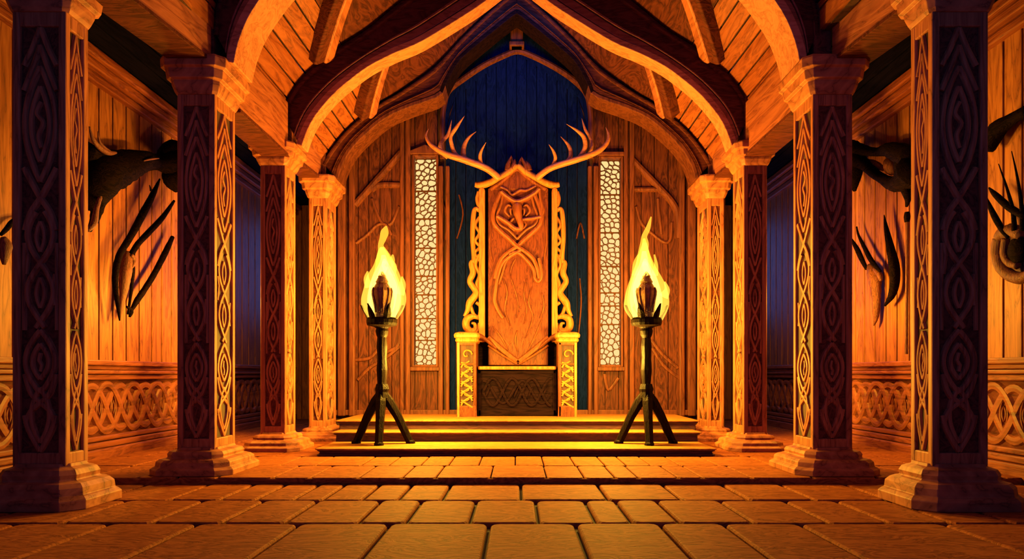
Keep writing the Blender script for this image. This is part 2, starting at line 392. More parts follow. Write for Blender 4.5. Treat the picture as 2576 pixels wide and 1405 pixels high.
# ------------------------------------------------------------------ windows with organic lattice
def clip(poly, p, q):      # keep side nearer p than q
    mx, my = (p[0]+q[0])/2, (p[1]+q[1])/2; nx, ny = q[0]-p[0], q[1]-p[1]
    out = []
    for i in range(len(poly)):
        a, b = poly[i], poly[(i+1) % len(poly)]
        da = (a[0]-mx)*nx+(a[1]-my)*ny; db = (b[0]-mx)*nx+(b[1]-my)*ny
        if da <= 0: out.append(a)
        if da*db < 0:
            t = da/(da-db); out.append((a[0]+(b[0]-a[0])*t, a[1]+(b[1]-a[1])*t))
    return out
def window(n, X0, X1, Z0, Z1, bands, peaked, seed):
    r = random.Random(seed)
    w = bpy.data.objects.new('window_%d' % n, None); COL.objects.link(w); w.location = ((X0+X1)/2, BW, Z0); w['kind'] = 'structure'
    bm = NB(); box(bm, X0-.01, X1+.01, BW+.12, BW+.13, Z0-.01, Z1+.01); build('glass_pane', bm, 'glass', w)
    bm = NB(); edges = [Z0]+bands+[Z1]
    for e0, e1 in zip(edges, edges[1:]):
        W = X1-X0; H = e1-e0; nc = max(5, int(W*H*140)); S = []
        tries = 0
        while len(S) < nc and tries < 4000:
            tries += 1; c = (X0+r.random()*W, e0+r.random()*H)
            if all(math.hypot((c[0]-q[0]), (c[1]-q[1])*1.1) > .062 for q in S): S.append(c)
        for i, c in enumerate(S):
            poly = [(X0, e0), (X1, e0), (X1, e1), (X0, e1)]
            for j, q in enumerate(S):
                if i != j: poly = clip(poly, c, q)
            cx = sum(p[0] for p in poly)/len(poly); cy = sum(p[1] for p in poly)/len(poly)
            NN = 22; rad = []
            for k in range(NN):
                a = 2*math.pi*k/NN; dx, dy = math.cos(a), math.sin(a); best = 9
                for m in range(len(poly)):
                    p, q = poly[m], poly[(m+1) % len(poly)]
                    ex, ey = q[0]-p[0], q[1]-p[1]; den = dx*ey-dy*ex
                    if abs(den) < 1e-9: continue
                    t = ((p[0]-cx)*ey-(p[1]-cy)*ex)/den; u = ((p[0]-cx)*dy-(p[1]-cy)*dx)/den
                    if t > 0 and -1e-6 <= u <= 1+1e-6: best = min(best, t)
                rad.append(best)
            inn = [max(.006, x_-.009) for x_ in rad]
            for _ in range(3): inn = [min(rad[k]-.006, (inn[k-1]+inn[k]*2+inn[(k+1) % NN])/4) for k in range(NN)]
            rings = []
            for rr, yy in ((rad, BW+.06), (inn, BW+.06), ([v+.002 for v in inn], BW+.1)):
                rings.append([bm.verts.new((cx+rr[k]*math.cos(2*math.pi*k/NN), yy, cy+rr[k]*math.sin(2*math.pi*k/NN))) for k in range(NN)])
            for a, b in ((0, 1), (1, 2)):
                for k in range(NN): bm.faces.new((rings[a][k], rings[a][(k+1) % NN], rings[b][(k+1) % NN], rings[b][k]))
    for e in bands: box(bm, X0, X1, BW+.05, BW+.09, e-.009, e+.009)
    build('lattice', bm, 'lattice', w)
    bm = NB(); t = .035
    box(bm, X0-t, X0, BW-.06, BW+.14, Z0-t, Z1+t); box(bm, X1, X1+t, BW-.06, BW+.14, Z0-t, Z1+t)
    box(bm, X0, X1, BW-.06, BW+.14, Z0-t, Z0); box(bm, X0, X1, BW-.06, BW+.14, Z1, Z1+t)
    box(bm, X0-.06, X1+.06, BW-.1, BW, Z0-.1, Z0-t)
    if peaked: prism(bm, [(X0-.07, Z1+t), (X1+.07, Z1+t), (X1+.07, Z1+.09), ((X0+X1)/2, Z1+.19), (X0-.07, Z1+.09)], BW-.08, BW)
    else: prism(bm, [(X0-.05, Z1+t), (X1+.05, Z1+t), (X1+.05, Z1+.1), (X0-.05, Z1+.1)], BW-.08, BW)
    build('window_frame', bm, 'backtrim', w, bevel=.012)
def wz(y): return pt(0, y, BW)[1]
window(1, pt(1043, 0, BW)[0], pt(1098, 0, BW)[0], wz(917), wz(396), sorted(wz(y) for y in (855, 800, 740, 693, 622, 548, 478)), True, 3)
window(2, pt(1510, 0, BW)[0], pt(1561, 0, BW)[0], wz(917), wz(400), sorted(wz(y) for y in (815, 768, 735, 668, 583, 487)), False, 5)

# ------------------------------------------------------------------ pillars
def vesica(zc, hh, s):
    L_ = [(-s*math.sin(math.pi*t/16)**.9, zc-hh+2*hh*t/16) for t in range(17)]
    return [L_, [(-a, b) for a, b in L_]]
def strand(z0, z1, amp, turns, ph):
    n = 40; return [(amp*math.sin(ph+2*math.pi*turns*i/n), z0+(z1-z0)*i/n) for i in range(n+1)]
def pattern(hw, z0, z1, seed=0, wide=False):
    """list of (points, width, height) strands filling a tall panel"""
    r = random.Random(seed); k = (z1-z0)/3.45; Z = lambda v: z0+(v-.3)*k
    A = hw*.86; w = min(.048, hw*.34); out = []
    def add(pl, ww=1, h=1, sc=A):
        for p in pl: out.append(([(u*sc, Z(v)) for u, v in p], w*ww, .024*h))
    add([[(-1, 3.42), (-.5, 3.55), (0, 3.72)], [(1, 3.42), (.5, 3.55), (0, 3.72)], [(-1, 3.22), (-.4, 3.42), (0, 3.58)], [(1, 3.22), (.4, 3.42), (0, 3.58)]])
    add(vesica(2.95, .46, .95)); add(vesica(2.95, .30, .56), .9, .9)
    add([cat([(.05, 3.13), (-.22, 3.04), (.15, 2.96), (-.12, 2.86), (.05, 2.76)], 5)], .8, .8)
    add([cat([(-1, 2.6), (-.6, 2.5), (0, 2.36), (.6, 2.24), (.95, 2.1)], 5), cat([(1, 2.6), (.6, 2.5), (0, 2.36), (-.6, 2.24), (-.95, 2.1)], 5)], 1.1)
    a = [(u, v) for u, v in strand(2.25, 1.32, .8, 1.0, .35)]; b = [(u, v) for u, v in strand(2.25, 1.32, .8, 1.0, .35+math.pi)]
    add([a], 1, 1.1); add([b], 1, .95)
    for zc in (2.05, 1.6): add(vesica(zc, .12, .25), .7, .8)
    add([[(-.9, 2.0), (-.75, 1.9), (-.9, 1.75)], [(.9, 1.75), (.75, 1.6), (.9, 1.5)]], .8, .8)
    add(vesica(1.05, .25, .9)); add(vesica(1.05, .14, .5), .9, .9); add([[(0, 1.12), (-.1, 1.06), (.08, 1.02), (0, .97)]], .7, .7)
    add([cat([(-.95, .95), (-.6, .8), (0, .72), (.6, .65), (.9, .55)], 4), cat([(.95, .95), (.6, .8), (0, .72), (-.6, .65), (-.9, .55)], 4)], 1, .9)
    add(vesica(.62, .22, .55), .9, .9); add([cat([(-.95, .62), (-.7, .5), (0, .33)], 4), cat([(.95, .62), (.7, .5), (0, .33)], 4)])
    if wide: add([[(-1.0, 2.0), (-1.0, 1.3)], [(1.0, 2.0), (1.0, 1.3)]], .8, .7)
    return out

def pillar(side, xin, xout, y0, y1, zb, zs, zc, low, label, seed):
    """xin inner face |x|, xout outer face, y0 front, y1 rear, zb shaft foot, zs shaft head, zc capital top"""
    X0, X1 = (-xout, -xin) if side < 0 else (xin, xout)
    t = thing('carved_pillar', label, 'pillar', ((X0+X1)/2, (y0+y1)/2, low), 'carved timber pillars of the hall')
    cw = .062; rc = .028; dp = y1-y0; wd = X1-X0
    ci = min(cw, dp*.24, wd*.24)
    bm = NB(); box(bm, X0+rc, X1-rc, y0+rc, y1-rc, zb-.02, zs+.02); pg = build('panel_ground', bm, ['pillar_dark', 'beam'], t)
    for p in pg.data.polygons:
        if p.normal.y < -.5: p.material_index = 1
    bm = NB()
    for a, b in ((X0, X0+ci), (X1-ci, X1)):
        for c, d in ((y0, y0+ci), (y1-ci, y1)): box(bm, a, b, c, d, zb-.01, zs+.01)
    for z0, z1 in ((zb-.01, zb+.1), (zs-.12, zs+.01)):
        box(bm, X0+.004, X1-.004, y0+.004, y1-.004, z0, z1)
    build('shaft', bm, 'pillar', t, bevel=.012)
    # knotwork on the face towards the hall end and on the inner face
    bm = NB(); cx = (X0+X1)/2
    for pts, w, h in pattern((wd-2*ci)/2, zb+.08, zs-.1, seed, True): ribbon(bm, pts, w, h, lambda u, v, hh: (cx+u, y0+rc-hh, v))
    build('front_knotwork', bm, 'pillar', t)
    bm = NB(); cy = (y0+y1)/2; xf = X1 if side < 0 else X0
    for pts, w, h in pattern((dp-2*ci)/2, zb+.08, zs-.1, seed+5): ribbon(bm, pts, w, h, lambda u, v, hh: (xf+side*(rc-hh), cy+u, v))
    build('inner_knotwork', bm, 'pillar', t)
    bm = NB(); H = zb-low
    loft_rect(bm, X0, X1, y0, y1, [(.225, low), (.225, low+.22*H), (.20, low+.3*H), (.185, low+.33*H), (.185, low+.36*H), (.18, low+.5*H), (.15, low+.6*H), (.1, low+.64*H), (.09, low+.67*H), (.095, low+.78*H), (.075, low+.9*H), (.02, low+.96*H), (.015, zb+.012)], .05)
    build('base', bm, 'pillar_h', t, bevel=.006)
    bm = NB(); C = zc-zs
    loft_rect(bm, X0, X1, y0, y1, [(.012, zs-.01), (.03, zs+.06*C), (.05, zs+.22*C), (.055, zs+.3*C), (.055, zs+.34*C), (.09, zs+.38*C), (.10, zs+.6*C), (.10, zs+.64*C), (.135, zs+.68*C), (.14, zs+.92*C), (.13, zc)], .03)
    build('capital', bm, 'pillar_h', t, bevel=.006)
    # squat post standing on the capital
    bm = NB(); a, b = (X0+.04, X0+.3) if side < 0 else (X1-.3, X1-.04)
    a, b = (X1-.20, X1-.02) if side < 0 else (X0+.02, X0+.20)
    box(bm, a, b, y0+.02, y1-.02, zc, zc+.75); build('upper_post', bm, 'beam', t, bevel=.015)
    return t
PIL = [(-1, 3.605, 4.034, 5.40, 5.69, .27, 3.90, 4.25, LOW, 'big carved timber pillar cut by the left picture edge, nearest on the left', 1),
       (-1, 3.04, 3.42, 6.80, 7.30, .25, 3.82, 4.16, 0, 'second carved pillar on the left, its bright inner edge right of the skull with three horns', 2),
       (-1, 3.03, 3.36, 8.85, 9.26, .22, 3.74, 4.02, 0, 'third carved pillar on the left, with a narrow yellow lit edge left of the burning brazier', 3),
       (-1, 2.87, 3.14, 10.20, 10.74, .2, 3.66, 3.98, 0, 'slim reddish pillar on the left, farthest back, beside the left end of the dais', 4),
       (1, 3.32, 3.77, 5.40, 5.70, .27, 3.90, 4.25, LOW, 'big dark carved pillar near the right picture edge, nearest on the right', 5),
       (1, 2.98, 3.38, 6.80, 7.29, .25, 3.82, 4.16, 0, 'second carved pillar on the right, its bright inner edge left of the skull with a curved tusk', 6),
       (1, 2.97, 3.28, 8.85, 9.29, .22, 3.74, 4.02, 0, 'third carved pillar on the right, pale yellow edge right of the burning brazier', 7),
       (1, 2.88, 3.13, 10.20, 10.80, .2, 3.66, 3.98, 0, 'slim reddish pillar on the right, farthest back, beside the right end of the dais', 8)]
for p in PIL: pillar(*p)

# ------------------------------------------------------------------ arches
def resample(pts, n):
    q = cat(pts, 8); L_ = [0]
    for a, b in zip(q, q[1:]): L_.append(L_[-1]+math.dist(a, b))
    out = []; j = 0
    for i in range(n+1):
        d = L_[-1]*i/n
        while j < len(L_)-2 and L_[j+1] < d: j += 1
        t = (d-L_[j])/max(1e-9, L_[j+1]-L_[j]); out.append(tuple(q[j][k]+(q[j+1][k]-q[j][k])*t for k in range(2)))
    return out
IN_A = [(-2.885, 4.14), (-2.84, 4.35), (-2.74, 4.6), (-2.6, 4.82), (-2.43, 5.04), (-2.15, 5.3), (-1.9, 5.45), (-1.6, 5.6), (-1.2, 5.8), (-.7, 6.08), (0, 6.5)]
OUT_A = [(-3.06, 4.46), (-3.05, 4.7), (-2.97, 4.98), (-2.8, 5.24), (-2.55, 5.5), (-2.2, 5.75), (-1.8, 6.0), (-1.2, 6.4), (-.6, 6.8), (0, 7.2)]
IN_B = [(-2.85, 4.00), (-2.78, 4.2), (-2.665, 4.41), (-2.447, 4.67), (-2.22, 4.87), (-1.96, 5.06), (-1.63, 5.23), (-1.26, 5.39), (-.70, 5.73), (-.42, 5.92), (0, 6.25)]
OUT_B = [(-3.1, 4.44), (-3.03, 4.62), (-2.88, 4.85), (-2.7, 5.03), (-2.37, 5.29), (-2.0, 5.52), (-1.63, 5.82), (-1.1, 6.25), (-.5, 6.7), (0, 7.05)]
IN_C = [(-2.73, 3.95), (-2.67, 4.16), (-2.52, 4.42), (-2.3, 4.65), (-1.99, 4.9), (-1.66, 5.05), (-1.34, 5.16), (-1.16, 5.24), (-1.10, 5.38), (-.98, 5.61), (-.81, 5.83), (-.17, 6.36), (0, 6.48)]
OUT_C = [(-2.95, 4.2), (-2.86, 4.34), (-2.7, 4.55), (-2.5, 4.76), (-2.15, 5.04), (-1.77, 5.27), (-1.24, 5.66), (-.81, 6.1), (-.4, 6.5), (0, 6.85)]
def arch(IN, OUT, y0, y1, label, edge='archlit', band='archmid', th=.055):
    t = thing('timber_arch', label, 'arch', (0, (y0+y1)/2, IN[0][1]), 'timber arches across the hall')
    n = 34
    I = resample(IN, n); O = resample(OUT, n)
    for s, nm in ((1, 'arch_blade'), (-1, 'arch_blade')):
        bm = NB()
        R = []
        for (a, b), (c, d) in zip(I, O):
            R.append([bm.verts.new(p) for p in ((s*a, y0, b), (s*c, y0, d), (s*c, y1, d), (s*a, y1, b))])
        for i in range(n):
            for k in range(4): bm.faces.new((R[i][k], R[i][(k+1) % 4], R[i+1][(k+1) % 4], R[i+1][k]))
        bm.faces.new(R[0]); bm.faces.new(R[-1])
        build(nm, bm, 'arch', t, bevel=.008)
        # soffit board, proud of the blade, firelight painted in as a pale tone
        bm = NB(); R = []
        for i, (a, b) in enumerate(I):
            p = I[max(i-1, 0)]; q = I[min(i+1, n)]; dx, dz = q[0]-p[0], q[1]-p[1]; l = math.hypot(dx, dz); nx, nz = -dz/l, dx/l
            
            R.append([bm.verts.new(p_) for p_ in ((s*(a-nx*.03), y0-.025, b-nz*.03), (s*(a+nx*th), y0-.025, b+nz*th), (s*(a+nx*th), y1+.025, b+nz*th), (s*(a-nx*.03), y1+.025, b-nz*.03))])
        for i in range(n):
            for k in range(4): bm.faces.new((R[i][k], R[i][(k+1) % 4], R[i+1][(k+1) % 4], R[i+1][k]))
        bm.faces.new(R[0]); bm.faces.new(R[-1])
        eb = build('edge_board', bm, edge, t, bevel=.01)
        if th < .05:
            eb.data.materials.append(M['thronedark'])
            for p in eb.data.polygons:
                if p.center.z+t.location.z > 5.30: p.material_index = 1  # upper edge painted dark to read as shaded
        bm = NB(); R = []
        for f0, f1, hh in ((.10, .26, .018), (.28, .33, .03)):
            R = []
            for (a, b), (c, d) in zip(I, O):
                R.append([bm.verts.new((s*(a+(c-a)*f), yy, b+(d-b)*f)) for f, yy in ((f0, y0+.003), (f0, y0-hh), (f1, y0-hh), (f1, y0+.003))])
            for i in range(n):
                for k in range(4): bm.faces.new((R[i][k], R[i][(k+1) % 4], R[i+1][(k+1) % 4], R[i+1][k]))
            bm.faces.new(R[0]); bm.faces.new(R[-1])
        build('inner_band', bm, band, t, bevel=.006); bm = NB()
        J = [(a+(c-a)*.86, b+(d-b)*.86) for (a, b), (c, d) in zip(I, O)]
        ribbon(bm, [(s*a, b) for a, b in J], .06, .03, lambda u, v, h: (u, y0-h+.002, v))
        build('moulding', bm, 'arch', t)
    return t
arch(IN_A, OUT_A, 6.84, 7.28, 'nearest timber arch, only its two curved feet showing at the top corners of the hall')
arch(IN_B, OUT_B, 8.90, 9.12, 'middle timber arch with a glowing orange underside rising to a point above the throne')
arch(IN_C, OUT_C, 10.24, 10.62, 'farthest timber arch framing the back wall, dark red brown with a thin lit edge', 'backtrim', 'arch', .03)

# vault
def vault(CA, ya, CB, yb, upper, upto=.27):
    bm = NB()
    A = resample(CA, 60); B = resample(CB, 60)
    for s in (1, -1):
        m = 60; cuts = []
        k = 0; step = 3
        while k < m:
            nx_ = k+step if k < 60*upto else m
            cuts.append((k, min(nx_, m))); k = nx_
        for a, b in cuts:
            if (a >= 60*upto) != upper: continue
            last = b == m and a >= 60*upto
            seg = list(range(a, b+1)) if last else [a, b]
            for i, j in zip(seg, seg[1:]):
                g = .0 if last else .055
                def pnt(C, i, j, g, y, off):
                    p, q = C[i], C[j]; dx, dz = q[0]-p[0], q[1]-p[1]; l = math.hypot(dx, dz); nx, nz = -dz/l, dx/l
                    return [(s*(p[0]+dx*g+nx*off), y, p[1]+dz*g+nz*off), (s*(p[0]+dx*(1-g)+nx*off), y, p[1]+dz*(1-g)+nz*off)]
                a0 = pnt(A, i, j, g, ya, 0); a1 = pnt(A, i, j, g, ya, .05); b0 = pnt(B, i, j, g, yb, 0); b1 = pnt(B, i, j, g, yb, .05)
                hexa(bm, [a0[0], a0[1], b0[1], b0[0], a1[0], a1[1], b1[1], b1[0]])
                a0 = pnt(A, i, j, 0, ya, .045); a1 = pnt(A, i, j, 0, ya, .12); b0 = pnt(B, i, j, 0, yb, .045); b1 = pnt(B, i, j, 0, yb, .12)
                hexa(bm, [a0[0], a0[1], b0[1], b0[0], a1[0], a1[1], b1[1], b1[0]], 1)


    return bm
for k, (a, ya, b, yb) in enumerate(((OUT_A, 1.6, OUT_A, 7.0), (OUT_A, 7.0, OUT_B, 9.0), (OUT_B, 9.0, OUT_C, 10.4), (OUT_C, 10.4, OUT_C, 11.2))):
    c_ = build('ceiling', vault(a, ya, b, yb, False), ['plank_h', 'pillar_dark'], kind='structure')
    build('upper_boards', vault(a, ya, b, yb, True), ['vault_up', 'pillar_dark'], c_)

# longitudinal beams over the pillars
def lbeam(side, x0, x1, ya, yb, xa0, z0, z1, label, z0b=None):
    bm = NB(); s = side; th = x1-x0
    z0b = z0 if z0b is None else z0b
    def P(xi, y, z): return (s*xi, y, z)
    hexa(bm, [P(xa0, ya, z0), P(xa0+th, ya, z0), P(x0+th, yb, z0b), P(x0, yb, z0b), P(xa0, ya, z1), P(xa0+th, ya, z1), P(x0+th, yb, z1), P(x0, yb, z1)])
    if 0: hexa(bm, [P(xa0-.04, ya, z0+.0), P(xa0+.02, ya, z0), P(x0+.02, yb, z0b), P(x0-.04, yb, z0b), P(xa0-.04, ya, z0+.1), P(xa0+.02, ya, z0+.1), P(x0+.02, yb, z0b+.1), P(x0-.04, yb, z0b+.1)])
    o = tag(build('long_beam', bm, 'beamlit', bevel=.012), label, 'beam', 'long beams resting between the pillars')
    bm = NB(); e = .02
    hexa(bm, [P(xa0-.02, ya, z0-.03), P(xa0+th+e, ya, z0-.03), P(x0+th+e, yb, z0b-.03), P(x0-.02, yb, z0b-.03), P(xa0-.02, ya, z0+.01), P(xa0+th+e, ya, z0+.01), P(x0+th+e, yb, z0b+.01), P(x0-.02, yb, z0b+.01)])

    build('shaded_underside', bm, 'arch', o, bevel=.006)  # dark strip that paints shade under the beam
    return o
for s, nm, xa, xb in ((-1, 'left', 3.26, 3.06), (1, 'right', 3.36, 3.16)):
    lbeam(s, xb, xb+.36, 5.3, 6.78, xa, 4.14, 5.0, 'heavy %s beam running from the nearest pillar to the second one at the picture top' % nm)
    lbeam(s, 2.99, 3.3, 7.32, 8.84, 3.01, 3.86, 4.55, 'orange lit %s beam joining the second and third pillars' % nm)
    lbeam(s, 2.95, 3.2, 9.3, 10.19, 3.02, 3.95, 4.45, 'short %s beam joining the third and farthest pillars' % nm)

# diagonal ribs under the vault
def onv(C, f): 
    R = resample(C, 60); return R[int(f)]
def brace(side, a, b, r0, label, bow=.0):
    bm = NB(); n = 10; pts = []
    for i in range(n+1):
        t = i/n; p = [a[k]+(b[k]-a[k])*t for k in range(3)]; p[0] -= bow*math.sin(math.pi*t); p[2] += bow*.6*math.sin(math.pi*t)
        pts.append((side*p[0], p[1], p[2]))
    def strip(wf, h0, h1, shift):
        bm = NB(); R = []
        for i, p in enumerate(pts):
            w = r0*(1.2-.35*i/n)*wf; p = Vector(p); nrm = Vector((-side*.72, 0, -.69))
            d = (Vector(pts[min(i+1, n)])-Vector(pts[max(i-1, 0)])).normalized(); sd = d.cross(nrm).normalized()
            if sd.x*side > 0: sd = -sd
            p = p+sd*shift
            R.append([bm.verts.new(p+sd*w*q+nrm*h) for q, h in ((-1, h0), (-1, h1-.02), (-.8, h1), (.8, h1), (1, h1-.02), (1, h0))])
        for i in range(n):
            for k in range(6): bm.faces.new((R[i][k], R[i][(k+1) % 6], R[i+1][(k+1) % 6], R[i+1][k]))
        bm.faces.new(R[0]); bm.faces.new(R[-1]); return bm
    o = tag(build('curved_brace', strip(1.0, -.12, .08, 0), 'arch', bevel=.01), label, 'brace', 'curved braces under the vault')  # wider dark rib paints the brace's shaded side
    build('lit_face_strip', strip(.5, .05, .11, r0*.45), 'beamlit', o, bevel=.008)  # bright strip paints the lit side of the brace
for s, nm in ((-1, 'left'), (1, 'right')):
    brace(s, (2.57, 8.84, 5.13), (1.55, 7.35, 6.05), .14, 'curved %s brace rising from the middle arch to the picture top' % nm, -.06)
    brace(s, (2.28, 10.2, 4.92), (1.72, 9.2, 5.66), .13, 'curved %s brace seen under the middle arch, above the back wall' % nm, -.04)

# ------------------------------------------------------------------ dais
dais = thing('stepped_dais', 'low three step stone dais carrying the throne and both braziers', 'dais', (0, 9.6, 0))
D1, D2, D3 = .092, .222, .35
def stepm(x0, x1, y0, y1, z0, z1, name='step'):
    bm = NB(); loft = [(0, z0), (-.0, z0+.02), (-.02, z0+.03), (-.03, z1-.045), (0, z1-.03), (.0, z1-.004), (-.004, z1)]
    loft_rect(bm, x0, x1, y0, y1, loft, .02)
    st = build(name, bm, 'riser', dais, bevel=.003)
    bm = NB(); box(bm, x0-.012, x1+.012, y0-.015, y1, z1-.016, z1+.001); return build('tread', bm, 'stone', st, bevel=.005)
stepm(-2.44, 2.42, 8.23, 9.15, 0, D1)
stepm(-2.46, 2.46, 9.05, 9.6, 0, D2)
stepm(-2.52, 2.54, 9.45, 10.93, 0, D3)

# ------------------------------------------------------------------ throne
TF, TB_ = 10.25, 10.72
th = thing('throne', 'tall carved wooden throne crowned with stag antlers in the middle of the dais', 'throne', (0, 10.5, D3))
def poly(name, pts, Z, y0, y1, mat, bevel=.01, parent=th):
    bm = NB(); prism(bm, [pt(x, y, Z) for x, y in pts], y0, y1); return build(name, bm, mat, parent, bevel=bevel)
def trib(bm, pts, w, h, Z, taper=False, sm=6):
    q = cat([pt(x, y, Z) for x, y in pts], sm) if len(pts) > 2 else [pt(x, y, Z) for x, y in pts]
    ribbon(bm, q, w*(1.1 if taper else 1.45), h*1.5, lambda u, v, hh: (u, Z-hh+.004, v), taper)
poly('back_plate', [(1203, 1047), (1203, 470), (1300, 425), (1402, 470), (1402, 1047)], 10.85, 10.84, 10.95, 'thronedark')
br = poly('backrest', [(1228, 918), (1228, 474), (1300, 419), (1379, 474), (1379, 918)], TB_, TB_, 10.86, 'throne', .012)
# relief: knotwork, stag face, hooks
c7 = lambda L_: [(1040+x/3.51, 280+y/3.51) for x, y in L_]
c8 = lambda L_: [(1100+x/3.19, 660+y/3.19) for x, y in L_]
mir = lambda L_: [(2604-x, y) for x, y in L_]
bm = NB()
outer = c7([(775, 715), (735, 800), (705, 900), (712, 990), (770, 1060), (850, 1130), (918, 1195), (1000, 1250), (1060, 1310), (1095, 1400), (1110, 1480)])
outer2 = [(2602-x, y) for x, y in outer]
trib(bm, outer, .055, .05, TB_); trib(bm, outer2, .055, .042, TB_)
inner = c7([(790, 740), (770, 830), (735, 930), (760, 1000), (840, 1050), (918, 1130)])
trib(bm, inner, .03, .03, TB_); trib(bm, [(2602-x, y) for x, y in inner], .03, .03, TB_)
trib(bm, c7([(775, 715), (830, 760), (905, 800), (980, 780), (1060, 735), (1110, 690)]), .05, .06, TB_)
trib(bm, c7([(1110, 690), (1120, 780), (1145, 880), (1120, 940)]), .035, .04, TB_)
trib(bm, c7([(740, 930), (830, 985), (905, 1040), (960, 1035)]), .05, .055, TB_); trib(bm, c7([(1125, 935), (1040, 950), (960, 960)]), .04, .045, TB_)
lo = [(1312, 628), (1270, 655), (1254, 690), (1246, 735), (1245, 760), (1256, 785), (1266, 800)]
trib(bm, lo, .045, .045, TB_); trib(bm, [(1355, 650), (1362, 690), (1355, 708), (1346, 700), (1343, 680), (1330, 660), (1304, 636), (1280, 640)], .045, .045, TB_)
trib(bm, [(1254, 715), (1263, 690), (1272, 660), (1290, 640)], .03, .03, TB_)
trib(bm, [(1282, 690), (1292, 720), (1303, 760), (1300, 800)], .018, .016, TB_, True); trib(bm, [(1325, 700), (1318, 740), (1325, 780), (1318, 815)], .018, .016, TB_, True)
for k in range(7): 
    x0 = 1240+k*20; trib(bm, [(x0, 830+18*(k % 3)), (x0+(1303-x0)*.35, 860), (x0+(1303-x0)*.8, 898)], .013, .008, TB_, True)
for L_ in ([(1236, 560), (1232, 620), (1240, 660)], [(1372, 545), (1374, 610), (1366, 665)], [(1266, 700), (1276, 735), (1270, 780), (1284, 820)], [(1338, 720), (1330, 760), (1340, 800), (1322, 850)], [(1298, 650), (1288, 668), (1282, 692)], [(1240, 820), (1262, 850), (1280, 885)], [(1364, 800), (1346, 845), (1326, 885)], [(1302, 830), (1296, 855), (1303, 885)], [(1362, 735), (1368, 770), (1358, 800)]):
    trib(bm, L_, .022, .018, TB_, True)
for a, b in ((1228, 1300), (1379, 1306)):
    trib(bm, [(a, 848), ((a+b)/2, 880), (b, 908)], .06, .04, TB_); trib(bm, [(a, 868), ((a+b)/2, 893), (b, 914)], .03, .03, TB_)
trib(bm, c7([(680, 690), (760, 640), (840, 570), (915, 515), (990, 570), (1080, 640), (1170, 690)]), .04, .03, TB_)
trib(bm, c7([(770, 670), (830, 700), (870, 740), (940, 700), (1000, 700), (1085, 660)]), .03, .03, TB_)
build('knotwork', bm, 'throne_lit', br)
# stag mask
bm = NB()
def P7(x, y, d, r): a = pt(1040+x/3.51, 280+y/3.51, TB_); return (a[0], TB_-d, a[1], r)
stube(bm, [P7(918, 800, .0, .04), P7(915, 840, .03, .075), P7(920, 900, .05, .07), P7(935, 960, .06, .05), P7(950, 1010, .06, .045), P7(945, 1050, .03, .03)], 12, 5)
for sg in (-1, 1):
    stube(bm, [P7(918+sg*50, 840, .0, .012), P7(918+sg*85, 830, .02, .022), P7(918+sg*110, 880, .02, .022), P7(918+sg*70, 930, .015, .012)], 8, 5)
    stube(bm, [P7(918+sg*30, 860, .01, .01), P7(918+sg*60, 870, .035, .02), P7(918+sg*55, 920, .02, .012)], 8, 4)
    stube(bm, [P7(918+sg*25, 940, .02, .02), P7(918+sg*75, 1000, .01, .022), P7(918+sg*25, 1055, .015, .015)], 8, 4)
build('animal_mask', bm, 'throne_lit', br, smooth=True)
# side posts
for a, b in ((1205, 1220), (1388, 1402)):
    poly('side_post', [(a, 860), (a, 478), ((a+b)/2, 472), (b, 478), (b, 860)], TB_, TB_-.06, 10.86, 'gold', .012)
# gable moulding with flared ends
bm = NB()
for L_ in (c7([(545, 650), (600, 655), (680, 630), (760, 585), (840, 540), (912, 480)]),):
    for q in (L_, [(2602-x, y) for x, y in L_]):
        w = [pt(x, y, TB_) for x, y in q]
        stube(bm, [(a, TB_-.03, b, r) for (a, b), r in zip(w, (.04, .055, .055, .05, .05, .045))], 10, 5)
build('crest_moulding', bm, 'gold', th, smooth=True)
poly('crest_board', c7([(665, 690), (730, 600), (810, 530), (870, 395), (900, 480), (912, 470), (950, 405), (1010, 520), (1090, 590), (1180, 690)]), TB_, TB_-.01, 10.84, 'throne', .01)
bm = NB()
for L_ in ([(830, 530), (840, 470), (865, 395)], [(870, 520), (890, 470), (895, 425)], [(1000, 530), (985, 480), (955, 405)], [(1025, 530), (1010, 480), (995, 440)]):
    w = [pt(x, y, TB_) for x, y in c7(L_)]; stube(bm, [(a, TB_-.03, b, r) for (a, b), r in zip(w, (.05, .04, .004))], 8, 5)
build('crest_leaf', bm, 'throne', th, smooth=True)
# antlers
ANT = {'l': [[(755, 590, .09), (700, 545, .085), (620, 500, .085), (450, 440, .085), (300, 395, .075), (200, 340, .06), (140, 285, .045), (112, 215, .03), (133, 148, .004)],
             [(610, 495, .05), (590, 430, .05), (600, 370, .035), (645, 295, .004)],
             [(480, 450, .06), (440, 380, .07), (450, 290, .055), (490, 220, .035), (553, 170, .004)],
             [(425, 435, .055), (365, 370, .055), (340, 300, .05), (335, 235, .045), (385, 160, .045), (457, 65, .003)],
             [(300, 390, .06), (240, 330, .065), (240, 260, .055), (300, 190, .045), (335, 55, .003)]],
       'r': [[(1090, 590, .085), (1140, 550, .08), (1230, 500, .08), (1400, 450, .08), (1540, 405, .075), (1650, 350, .065), (1715, 270, .05), (1720, 200, .035), (1698, 135, .004)],
             [(1220, 495, .045), (1252, 430, .045), (1235, 370, .035), (1193, 315, .004)],
             [(1330, 465, .05), (1388, 390, .055), (1375, 300, .045), (1300, 212, .004)],
             [(1440, 440, .06), (1510, 340, .062), (1505, 250, .055), (1450, 195, .04), (1343, 135, .003)],
             [(1530, 405, .04), (1582, 290, .045), (1560, 210, .035), (1520, 140, .035), (1490, 42, .003)]]}
